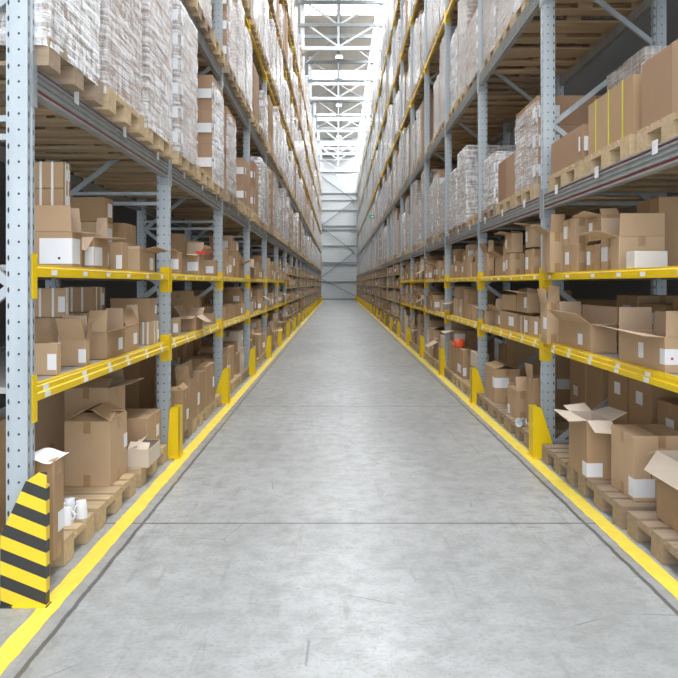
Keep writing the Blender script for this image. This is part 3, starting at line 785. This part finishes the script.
# ------------------------------------------------------------------ which of them the photograph shows largest
def span(d, kind):
    s = d['side']
    if kind == 'c': x0 = XF[s] + d['sb']; x1 = x0 + d['dep']; h = d['h']; ln = d['ln']
    elif kind == 'p': x0 = XF[s] + d['sb']; x1 = x0 + 1.2; h = PAL_H; ln = .8
    else: x0 = XF[s] + d['sb']; x1 = x0 + d['dep']; h = d['h']; ln = d['ln']
    return sorted((s * x0, s * x1)) + [d['y0'], d['y0'] + ln, d['z0'], d['z0'] + h]
vv, ff, own = [], [], []
def occl(x0, x1, y0, y1, z0, z1, who):
    b = len(vv)
    vv.extend([(x0, y0, z0), (x1, y0, z0), (x1, y1, z0), (x0, y1, z0), (x0, y0, z1), (x1, y0, z1), (x1, y1, z1), (x0, y1, z1)])
    for f in ((0, 3, 2, 1), (4, 5, 6, 7), (0, 1, 5, 4), (1, 2, 6, 5), (2, 3, 7, 6), (3, 0, 4, 7)):
        ff.append(tuple(b + i for i in f)); own.append(who)
for kind, lst in (('c', CART), ('p', PALS), ('l', LOADS)):
    for i, d in enumerate(lst): d['hits'] = 0; occl(*span(d, kind), (kind, i))
for s in (-1, 1):
    for i in range(0, NBS[s] + 1):
        a, b_ = sorted((s * XF[s], s * (XF[s] + POST_D))); occl(a, b_, post_y(i), post_y(i) + POST_W, 0, TOP, None)
    a, b_ = sorted((s * XF[s], s * (XF[s] + .05)))
    for z0, z1 in [(UP_Z - .06, UP_Z), (LOW_Z - .075, LOW_Z)] + [(z, z + BH) for z in BEAMS[s]]: occl(a, b_, 3.4, P0 + BAY * FARB if z1 < 2 else 67, z0, z1, None)
tree = BVHTree.FromPolygons(vv, ff)
who = {'c': CART, 'p': PALS, 'l': LOADS}
for iy in range(1, 678, 2):
    for ix in range(1, 678, 2):
        d_ = Vector(((ix - VX) / F, 1.0, -(iy - VY) / F)).normalized()
        hit = tree.ray_cast(Vector((0, 0, EYE)), d_, 90)
        if hit[2] is not None and own[hit[2]]: who[own[hit[2]][0]][own[hit[2]][1]]['hits'] += 1
def pick(lst, n=300):
    o = sorted(lst, key=lambda d: -d['hits'])
    sel = [d for d in o[:n] if d['hits'] > 0]
    for d in lst: d['sel'] = False
    for d in sel: d['sel'] = True
pick(CART); pick(PALS); pick(LOADS)

# ------------------------------------------------------------------ cartons
MATS = {'CB': CB, 'CBI': CBI, 'CBP': CBP, 'CBW': CBW}
T = .005
def carton_body(dx, dy, h, opened, s):
    mb = MB(); x, y = dx / 2, dy / 2
    if not opened: mb.box(-x, x, -y, y, 0, h); return mb
    b = len(mb.v)
    mb.v += [(-x, -y, 0), (x, -y, 0), (x, y, 0), (-x, y, 0), (-x, -y, h), (x, -y, h), (x, y, h), (-x, y, h)]
    i, j = x - T, y - T
    mb.v += [(-i, -j, .006), (i, -j, .006), (i, j, .006), (-i, j, .006), (-i, -j, h), (i, -j, h), (i, j, h), (-i, j, h)]
    for f in ((0, 3, 2, 1), (0, 1, 5, 4), (1, 2, 6, 5), (2, 3, 7, 6), (3, 0, 4, 7)): mb.f.append(tuple(b + k for k in f)); mb.m.append(0)
    for f in ((8, 9, 10, 11), (8, 12, 13, 9), (9, 13, 14, 10), (10, 14, 15, 11), (11, 15, 12, 8)): mb.f.append(tuple(b + k for k in f)); mb.m.append(1)
    for f in ((4, 5, 13, 12), (5, 6, 14, 13), (6, 7, 15, 14), (7, 4, 12, 15)): mb.f.append(tuple(b + k for k in f)); mb.m.append(1)
    return mb
def flap_pts(mb, edge, ang, dx, dy, h, s, mat=(0, 1), jit=0.0):
    """edge A = aisle side, B = back, N = near end, F = far end; 0 deg = shut, 90 upright, 180 laid out"""
    x, y = dx / 2, dy / 2; ln = min(dx, dy) / 2 - .002
    if ang > 60: ln = max(ln, .15 if edge in 'NF' else .125)
    if edge == 'A': p, q, inw = Vector((-s * x, -y, h)), Vector((-s * x, y, h)), Vector((s, 0, 0))
    elif edge == 'B': p, q, inw = Vector((s * x, -y, h)), Vector((s * x, y, h)), Vector((-s, 0, 0))
    elif edge == 'N': p, q, inw = Vector((-x, -y, h)), Vector((x, -y, h)), Vector((0, 1, 0))
    else: p, q, inw = Vector((-x, y, h)), Vector((x, y, h)), Vector((0, -1, 0))
    a = math.radians(ang)
    d = inw * math.cos(a) + Vector((0, 0, 1)) * math.sin(a)
    nrm = -inw * math.sin(a) + Vector((0, 0, 1)) * math.cos(a)
    along = (q - p).normalized()
    tw = d * jit
    p0, q0 = p + along * .003, q - along * .003
    p1, q1 = p0 + d * ln + along * .004 + nrm * jit, q0 + d * ln - along * .004 - nrm * jit
    t = nrm * .004
    b = len(mb.v)
    mb.quad_prism([p0, q0, q1, p1, p0 + t, q0 + t, q1 + t, p1 + t], 0)
    if mat[1] is not None: mb.m[-6] = mat[1]          # the inner face
def shut(fl): return all(a < 4 for a in fl.values())
def label_boxes(mb, d, s, mat=0):
    dx, dy, h = d['dep'], d['ln'], d['h']; x, y = dx / 2, dy / 2; e = .0016
    for face, u, w, v, hh in d['labels']:
        hh = min(hh, h * .8); zc = min(max(v * h, hh / 2 + .01), h - hh / 2 - .01)
        if face == 'A':
            w = min(w, dy * .9); c = -y + u * dy; a, b_ = max(-y - e, c - w / 2), min(y, c + w / 2)
            mb.box(-s * x, -s * (x + e), a, b_, zc - hh / 2, zc + hh / 2, mat)
        else:
            w = min(w, dx * .9); c = u * dx; a, b_ = max(0, c - w / 2), min(dx, c + w / 2)
            mb.box(-s * (x - a), -s * (x - b_), -y, -y - e, zc - hh / 2, zc + hh / 2, mat)
def tape_boxes(mb, d, s, mat=0):
    dx, dy, h = d['dep'], d['ln'], d['h']; x, y = dx / 2, dy / 2; e = .001; w = .024
    if d['tape'] and shut(d['flaps']): mb.box(-x, x, -w, w, h, h + e, mat) if d.get('ta', 0) else mb.box(-w, w, -y - e, y + e, h, h + e, mat)
    if d['tape'] == 'ends' or (d['tape'] and h > .25):
        k = min(.08, h * .3)
        mb.box(-w, w, -y, -y - e, h - k, h, mat); mb.box(-w, w, -y, -y - e, 0.002, k, mat)
        mb.box(-s * x, -s * (x + e), -w, w, h - k, h, mat); mb.box(-s * x, -s * (x + e), -w, w, 0.002, k, mat)
def strap_boxes(mb, d, mat=0):
    dx, dy, h = d['dep'] / 2, d['ln'] / 2, d['h']; e = .0022
    for u in (-.35, .35):
        c = u * dy
        mb.box(-dx - e, -dx, c - .007, c + .007, 0, h + e, mat); mb.box(dx, dx + e, c - .007, c + .007, 0, h + e, mat); mb.box(-dx, dx, c - .007, c + .007, h, h + e, mat)
        c = u * dx
        mb.box(c - .007, c + .007, -dy - e, -dy, 0, h + e, mat)
LVN = {'floor': 'floor pallets', 'lower': 'lower shelf', 'upper': 'upper shelf', 's1': 'lowest thin shelf', 's2': 'second thin shelf', 's3': 'third thin shelf', 's4': 'top thin shelf'}
byrow = {}
for d in CART:
    if d['sel']: byrow.setdefault((d['side'], d['bay'], d['level'], d['row']), []).append(d)
for k, lst in byrow.items():
    lst.sort(key=lambda d: (d['y0'], d['z0']))
    for i, d in enumerate(lst):
        d['nth'] = i + 1
def bayname(b): return 'cut-off bay' if b < 0 else ORD[b + 1] + ' bay'
far = MB(); farlab = 0
used_labels = {}
for ci, d in enumerate(CART):
    s = d['side']; dx, dy, h = d['dep'], d['ln'], d['h']
    loc = (s * (XF[s] + d['sb'] + dx / 2), d['y0'] + dy / 2, d['z0'])
    opened = not shut(d['flaps'])
    rr = random.Random(ci)
    if not d['sel']:
        tmp = carton_body(dx, dy, h, opened, s)
        if opened:
            for e, a in d['flaps'].items(): flap_pts(tmp, e, a, dx, dy, h, s, (0, 1), 0)
        nl = len(tmp.f)
        label_boxes(tmp, d, s, 2)
        b = len(far.v)
        far.v += [(v[0] + loc[0], v[1] + loc[1], v[2] + loc[2]) for v in tmp.v]
        far.f += [tuple(b + i for i in f) for f in tmp.f]; far.m += tmp.m
        continue
    bm_ = carton_body(dx, dy, h, opened, s)
    o = obj('cardboard_box', bm_.mesh('cardboard_box', [MATS[d['mat']], MATS[d['inner']]] if opened else [MATS[d['mat']]]), None, loc, d['yaw'])
    if h > .1 and d['hits'] > 40: bevel(o, .004)
    row = {'front': 'front row', 'back': 'back row', 'top': 'stacked on top'}[d['row']]
    lab_ = d['name'] or '%s carton%s, %s, %s, %s rack, %s, %s from front' % (
        'open' if opened else 'closed', ' with label' if d['labels'] else '', row, LVN[d['level']], SIDE[s], bayname(d['bay']), ORD[min(d['nth'], 24)])
    if not d['name'] and len(lab_.split()) > 16: lab_ = lab_.replace(' with label', '')
    if not d['name'] and len(lab_.split()) > 16: lab_ = lab_.replace('stacked on top', 'top row')
    tag(o, lab_, 'cardboard box', 'cardboard boxes in the racks')
    d['obj'] = o
    if opened:
        fmat = MATS[d['fl'] or d['mat']]
        for e, a in d['flaps'].items():
            fm = MB(); flap_pts(fm, e, a, dx, dy, h, s, (0, 1), rr.uniform(-.012, .012) if a > 20 else 0)
            obj('flap', fm.mesh('flap', [fmat, MATS[d['inner']]]), o)
        if len(d['flaps']) < 4 and False: pass
    if d['hits'] > 3:
        if d['labels']:
            for one in d['labels']:
                lm_ = MB(); label_boxes(lm_, dict(d, labels=[one]), s); obj('paper_label', lm_.mesh('paper_label', [PAPER]), o)
        if d['tape']:
            tm = MB(); tape_boxes(tm, d, s)
            for q in range(len(tm.v) // 8):
                one = MB(); one.quad_prism(tm.v[q * 8:q * 8 + 8]); obj('packing_tape', one.mesh('packing_tape', [TAPE]), o)
        if d['straps']:
            tm = MB(); strap_boxes(tm, d); obj('strap', tm.mesh('strap', [WSTRAP]), o)
o = obj('cardboard_boxes', far.mesh('cardboard_boxes', [CBL, CBL, PAPER]))
tag(o, 'countless small cardboard boxes filling the distant shelves of both racks', 'cardboard boxes', None, 'stuff')

# ------------------------------------------------------------------ pallets
def pallet_pieces(s):
    """list of (part name, x0,x1,y0,y1,z0,z1), aisle edge at local x = 0, near edge at y = 0"""
    out = []; y = 0
    for w, g in ((.145, .019), (.1, .018), (.145, .018), (.1, .019), (.145, 0)):
        pass
    ws = [.145, .1, .145, .1, .145]; gap = (.8 - sum(ws)) / 4
    for w in ws: out.append(('deck_board', 0, 1.2 * s, y, y + w, .122, .144)); y += w + gap
    for x in (0, .5275, 1.055): out.append(('stringer_board', x * s, (x + .145) * s, 0, .8, .1, .1219))
    for x in (0, .5275, 1.055):
        for yb in (0, .3275, .655): out.append(('block', x * s, (x + .145) * s, yb + .001, yb + .144 - (.0 if yb else 0), .022, .0999))
    for yb in (0, .3275, .655): out.append(('bottom_board', 0, 1.2 * s, yb, yb + .145, 0, .0219))
    return out
PM, PW = {}, {}
for s in (-1, 1):
    for mi, mm in enumerate((WOOD, WOODD)):
        whole = MB(); parts = []
        for nm, *bx in pallet_pieces(s):
            one = MB(); one.box(*bx); parts.append((nm, one.mesh(nm, [mm]))); whole.box(*bx)
        PM[s, mi] = parts; PW[s, mi] = whole.mesh('wooden_pallet', [mm])
LEVN = ['first beam', 'second beam', 'third beam', 'fourth beam', 'fifth beam']
cnt = {}
for d in sorted(PALS, key=lambda d: d['y0']):
    if d['sel']:
        k = (d['side'], d['bay'], d['level']); cnt[k] = cnt.get(k, 0) + 1; d['nth'] = cnt[k]
rest = MB()
for i, d in enumerate(PALS):
    s = d['side']; loc = (s * (XF[s] + d['sb']), d['y0'], d['z0'])
    rr = random.Random(i * 13 + 5); mi = 1 if (rr.random() < .22 or (d['level'] == 'floor' and s > 0 and d['bay'] < 2)) else 0
    if not d['sel']:
        for nm, *bx in pallet_pieces(s):
            if nm in ('stringer_board',): continue
            rest.box(bx[0] + loc[0], bx[1] + loc[0], bx[2] + loc[1], bx[3] + loc[1], bx[4] + loc[2], bx[5] + loc[2])
        continue
    lv = 'on the floor' if d['level'] == 'floor' else 'on the ' + LEVN[d['level']]
    lb = '%s pallet %s, %s rack, %s, %s from front' % ('weathered wooden' if mi else 'pale wooden', lv, SIDE[s], bayname(d['bay']), ORD[d['nth']])
    if d['hits'] > 16:
        o = obj('wooden_pallet', None, None, loc)
        for nm, me in PM[s, mi]: obj(nm, me, o)
    else: o = obj('wooden_pallet', PW[s, mi], None, loc)
    tag(o, lb, 'pallet', 'wooden pallets in the racks')
if rest.v:
    o = obj('wooden_pallets', rest.mesh('wooden_pallets', [WOOD])); tag(o, 'countless small wooden pallets on the distant beams of both racks', 'pallets', None, 'stuff')

# ------------------------------------------------------------------ wrapped loads
def film_mesh(dx, dy, h, seed, fine, z0=0.0, ztop=None):
    mb = MB(); e = .012; x, y = dx / 2 + e, dy / 2 + e; r = .035
    nx, ny = (22, 16) if fine else (5, 4)
    per = []
    def arc(cx, cy, a0):
        for k in range(1, 3): a = a0 + k * PI / 6; per.append((cx + r * math.cos(a), cy + r * math.sin(a)))
    for k in range(nx + 1): per.append((-x + r + (2 * x - 2 * r) * k / nx, -y))
    arc(x - r, -y + r, -PI / 2)
    for k in range(ny + 1): per.append((x, -y + r + (2 * y - 2 * r) * k / ny))
    arc(x - r, y - r, 0)
    for k in range(nx + 1): per.append((x - r - (2 * x - 2 * r) * k / nx, y))
    arc(-x + r, y - r, PI / 2)
    for k in range(ny + 1): per.append((-x, y - r - (2 * y - 2 * r) * k / ny))
    arc(-x + r, -y + r, PI)
    nz = 26 if fine else 3
    rows = []
    zt = h + .012 if ztop is None else ztop
    for iz in range(nz + 1):
        z = z0 + (zt - z0) * iz / nz; row = []
        for (a, b) in per:
            if fine:
                q = noise.noise(Vector((a * 2.2 + seed * 50, b * 2.2, z * 9 + (a + b) * 4))) * .6 + noise.noise(Vector((a * 7, b * 7 + seed * 30, z * 14))) * .4
                k = 1 + max(-.004, q * .016) / max(.2, math.hypot(a, b))
            else: k = 1
            row.append((a * k, b * k, z))
        rows.append(row)
    if ztop is None:
        rows.append([(a * .93, b * .92, zt + .006) for a, b in per])
    mb.grid(rows, close=True)
    return mb
cnt = {}
for d in sorted(LOADS, key=lambda d: d['y0']):
    if d['sel']:
        k = (d['side'], d['bay'], d['level']); cnt[k] = cnt.get(k, 0) + 1; d['nth'] = cnt[k]
restl = MB()
for i, d in enumerate(LOADS):
    s = d['side']; dx, dy, h = d['dep'], d['ln'], d['h']
    loc = (s * (XF[s] + d['sb'] + dx / 2), d['y0'] + dy / 2, d['z0'] + .002)
    rr = random.Random(i * 7 + 3)
    nl, nc, nd = d['layers'], d['cols'], 2
    ch, cw, cd = h / nl, dy / nc, dx / nd
    cells = [(a, b, c) for a in range(nd) for b in range(nc) for c in range(nl)]
    if not d['sel']:
        restl.box(loc[0] - dx / 2, loc[0] + dx / 2, loc[1] - dy / 2, loc[1] + dy / 2, loc[2], loc[2] + h, 0)
        if d['film']: restl.box(loc[0] - dx / 2 - .01, loc[0] + dx / 2 + .01, loc[1] - dy / 2 - .01, loc[1] + dy / 2 + .01, loc[2], loc[2] + h + .01, 1)
        continue
    def cell_box(mb, a, b, c, jit=0.0):
        g = .0015
        mb.box(-dx / 2 + a * cd + g, -dx / 2 + (a + 1) * cd - g, -dy / 2 + b * cw + g, -dy / 2 + (b + 1) * cw - g, c * ch + g, (c + 1) * ch - g)
    near = d['hits'] > 45
    if near:
        o = obj('carton_load', None, None, loc)
        one = MB(); one.box(-cd / 2 + .0015, cd / 2 - .0015, -cw / 2 + .0015, cw / 2 - .0015, .0005, ch - .0015)
        me = one.mesh('carton', [CB if d.get('strap') else CBK])
        for a, b, c in cells: obj('carton', me, o, (-dx / 2 + (a + .5) * cd, -dy / 2 + (b + .5) * cw, c * ch))
    else:
        mb = MB()
        for a, b, c in cells: cell_box(mb, a, b, c)
        o = obj('carton_load', mb.mesh('carton_load', [CBK]), None, loc)
    if d['film']:
        half = d['film'] == 'half'
        fm = film_mesh(dx, dy, h, d['seed'], near, -.05, h * .93 if half else None)
        if half:   # wound over the lower part and the aisle face only, corner nearest the camera left bare
            keepf = []
            for f in fm.f:
                cx = sum(fm.v[k][0] for k in f) / 4; cy = sum(fm.v[k][1] for k in f) / 4
                if cy > -dy / 2 + .02 or s * cx < -dx / 2 + .012: keepf.append(f)
            fm.f = keepf; fm.m = [0] * len(keepf)
        obj('stretch_film', fm.mesh('stretch_film', [FILM], smooth=True), o)
    if d['labels'] and d['hits'] > 8:
        for c in range(nl):
            lm_ = MB(); w = min(.2, cd * .4); zc = c * ch + ch * .45; hh = min(.11, ch * .45)
            lm_.box(-s * dx / 2 + s * .01, -s * dx / 2 + s * (.01 + w), -dy / 2 - .016, -dy / 2 - .0145, zc - hh / 2, zc + hh / 2)
            lm_.box(-s * (dx / 2 + .0145), -s * (dx / 2 + .016), -dy / 2, -dy / 2 + w * .45, zc - hh / 2, zc + hh / 2)
            obj('paper_label', lm_.mesh('paper_label', [PAPER]), o)
    if d.get('strap'):
        for u in (-.3, .0, .3):
            lm_ = MB(); c = u * dy; e = .003
            for xx in (-dx / 2 - e, dx / 2): lm_.box(xx, xx + e, c - .008, c + .008, 0, h + e)
            lm_.box(-dx / 2, dx / 2, c - .008, c + .008, h, h + e); obj('strap', lm_.mesh('strap', [STRAP]), o)
        for u in (.15, .35):
            lm_ = MB(); c = -s * dx / 2 + s * u * dx
            lm_.box(c - .008, c + .008, -dy / 2 - .003, -dy / 2, 0, h); obj('strap', lm_.mesh('strap', [STRAP]), o)
    txt = d['name'] or '%s carton load%s, %s, %s rack, %s, %s from front' % (
        {True: 'film-wrapped', False: 'unwrapped brown', 'half': 'half-wrapped'}[d['film']], ' with labels' if d['labels'] and d['hits'] > 8 else '', LEVN[d['level']], SIDE[s], bayname(d['bay']), ORD[d['nth']])
    tag(o, txt, 'pallet load', 'carton loads on the beams')
if restl.v:
    o = obj('carton_loads', restl.mesh('carton_loads', [CBL, FILM])); tag(o, 'countless small film-wrapped loads high up in the distant racks', 'pallet loads', None, 'stuff')

# ------------------------------------------------------------------ small things
def lathe(prof, n=24, mat=0):
    mb = MB(); rows = [[(r * math.cos(2 * PI * k / n), r * math.sin(2 * PI * k / n), z) for k in range(n)] for r, z in prof]
    mb.grid(rows, close=True); return mb
def tube(pts, r, n=8):
    mb = MB(); rows = []
    for i, p in enumerate(pts):
        p = Vector(p); t = (Vector(pts[min(i + 1, len(pts) - 1)]) - Vector(pts[max(i - 1, 0)])).normalized()
        a = t.cross(Vector((0, 1, 0)));
        if a.length < .1: a = t.cross(Vector((1, 0, 0)))
        a.normalize(); b = t.cross(a)
        rows.append([p + (a * math.cos(2 * PI * k / n) + b * math.sin(2 * PI * k / n)) * r for k in range(n)])
    mb.grid(rows, close=True); return mb
# upside-down mugs on the near left pallet
mug = lathe([(.001, .104), (.026, .104), (.030, .100), (.034, .06), (.041, .002), (.041, 0), (.037, 0), (.031, .06), (.027, .094), (.001, .096)])
MUG = mug.mesh('mug', [MUGM], smooth=True)
hnd = tube([(.034 + .026 * math.sin(a), 0, .056 + .026 * math.cos(a)) for a in [PI * k / 10 for k in range(11)]], .0055)
HND = hnd.mesh('handle', [MUGM], smooth=True)
for (px, Zm, rz, txt) in ((66, 4.03, -.3, 'white upturned mug nearest the tall carton, handle out, on the left pallet'), (69.5, 4.19, -2.0, 'white upturned mug, back one on the left pallet'), (81, 4.15, -1.9, 'white upturned mug nearest the aisle on the left pallet')):
    o = obj('mug', MUG, None, ((px - VX) * Zm / F, Zm, PAL_H + .003), rz); tag(o, txt, 'mug', 'white mugs'); obj('handle', HND, o)
# paper sheet on the tall carton by the striped guard
pc = [d for d in CART if d['name'] and d['name'].startswith('tall carton with paper')][0]
px_ = pc['obj'].location
mb = MB(); rows = []
for i in range(9):
    u = i / 8; rows.append([(-.20 + .17 * 1 * u + v * .02, -.10 + v * .2, .012 + .016 * math.sin(u * 5) + .01 * u * v) for v in (0, .33, .66, 1)])
mb.grid(rows); mb.grid([[(a, b, c - .001) for a, b, c in r] for r in rows])
o = obj('paper_sheet', mb.mesh('paper_sheet', [PAPER], smooth=True), None, (px_.x + .11, px_.y, pc['z0'] + pc['h'] - .004 + .002))
tag(o, 'creased white paper sheet on the tall carton by the striped guard', 'paper')
# orange plastic box on the carton of the right third bay
oc = [d for d in CART if d['name'] and d['name'].startswith('tall carton under the orange')][0]
mb = MB()
prof = [(.075, 0), (.08, .02), (.08, .09), (.07, .115), (.04, .125)]
rows = []
for r, z in prof:
    pts = []
    for k in range(24):
        a = 2 * PI * k / 24; c_, s_ = math.cos(a), math.sin(a)
        pts.append((r * math.copysign(abs(c_) ** .45, c_), r * math.copysign(abs(s_) ** .45, s_), z))
    rows.append(pts)
mb.grid(rows, close=True); mb.f.append(tuple(range(len(mb.v) - 24, len(mb.v)))); mb.m.append(0); mb.f.append(tuple(reversed(range(24)))); mb.m.append(0)
ol = oc['obj'].location
o = obj('orange_tub', mb.mesh('orange_tub', [ORANGE], smooth=True), None, (ol.x - .08, ol.y - .12, oc['z0'] + oc['h'] + .0015))
tag(o, 'small rounded orange plastic tub on a carton in the right third bay', 'tub')
# red ribbon on the rim of the left second bay carton
rl = RIB['obj'].location
mb = MB(); mb.box(.07, .17, -.075, .0, .0, .03); mb.box(.05, .28, -.02, -.015, .02, .026)
o = obj('red_ribbon', mb.mesh('red_ribbon', [REDINK]), RIB['obj'], (0, -RIB['ln'] / 2 + .075, RIB['h'] + .001)); 
# black print dots and a red stamp on the labels
def dot(parent, loc, r, m, name):
    mb = MB(); mb.prism([(r * math.cos(a * PI / 6), r * math.sin(a * PI / 6)) for a in range(12)], 'y', -.0006, 0); return obj(name, mb.mesh(name, [m]), parent, loc)
d0 = CART[0]; dot(d0['obj'], (d0['dep'] / 2 - .075, -d0['ln'] / 2 - .0018, d0['h'] * .25), .008, INK, 'print_dot')
for d in CART:
    if d['name'] and d['name'].startswith('long open carton with wraparound'):
        dot(d['obj'], (-d['dep'] / 2 + .04, -d['ln'] / 2 - .0018, d['h'] * .4), .008, REDINK, 'red_stamp')
    if d['name'] and d['name'].startswith('large closed carton on the right'):
        mb = MB(); w = .09
        for a, b_, c, e in ((0, w, 0, .004), (0, w, w - .004, w), (0, .004, 0, w), (w - .004, w, 0, w)): mb.box(a, b_, -.0008, 0, c, e)
        obj('print_mark', mb.mesh('print_mark', [INK]), d['obj'], (-d['dep'] / 2 + .11, -d['ln'] / 2, .13))
# white plastic cups heaped on the right second bay pallet
rc = random.Random(4)
cup = lathe([(.001, 0), (.024, 0), (.033, .085), (.036, .087), (.034, .088), (.031, .084), (.022, .003), (.001, .003)], 14).mesh('plastic_cup', [CLEARP], smooth=True)
places = [('nearest the aisle', -.0), ('second in the row', .09), ('third in the row', .18), ('fourth in the row', .27), ('last in the row', .36)]
for k, (w_, dxx) in enumerate(places):
    o = obj('plastic_cup', cup, None, (1.82 + dxx * .5, 6.82 + .10 * (k % 2), PAL_H + .004 + .036))
    o.rotation_euler = (PI / 2, .15, rc.uniform(-1.2, 1.2)); tag(o, 'clear white plastic cup lying beside the small open carton, %s' % w_, 'cup', 'plastic cups')
# emergency exit sign on the right rack
sg = obj('exit_sign', None, None, (1.76, 35.4, 5.0)); tag(sg, 'small green emergency exit sign with white arrow hung from the right rack', 'sign')
mb = MB(); mb.box(-.17, .13, 0, .03, -.09, .09); obj('sign_face', mb.mesh('sign_face', [GREEN]), sg)
mb = MB(); mb.prism([(-.08, -.02), (0.0, -.02), (0, -.06), (.09, .0), (0, .06), (0, .02), (-.08, .02)], 'y', -.004, -.0005); obj('arrow', mb.mesh('arrow', [PAPER]), sg)
mb = MB(); mb.box(.1301, .34, .005, .025, .02, .05); obj('bracket', mb.mesh('bracket', [GALV]), sg)
print('SELECTED', sum(d['sel'] for d in CART), len(CART), sum(d['sel'] for d in PALS), len(PALS), sum(d['sel'] for d in LOADS), len(LOADS))
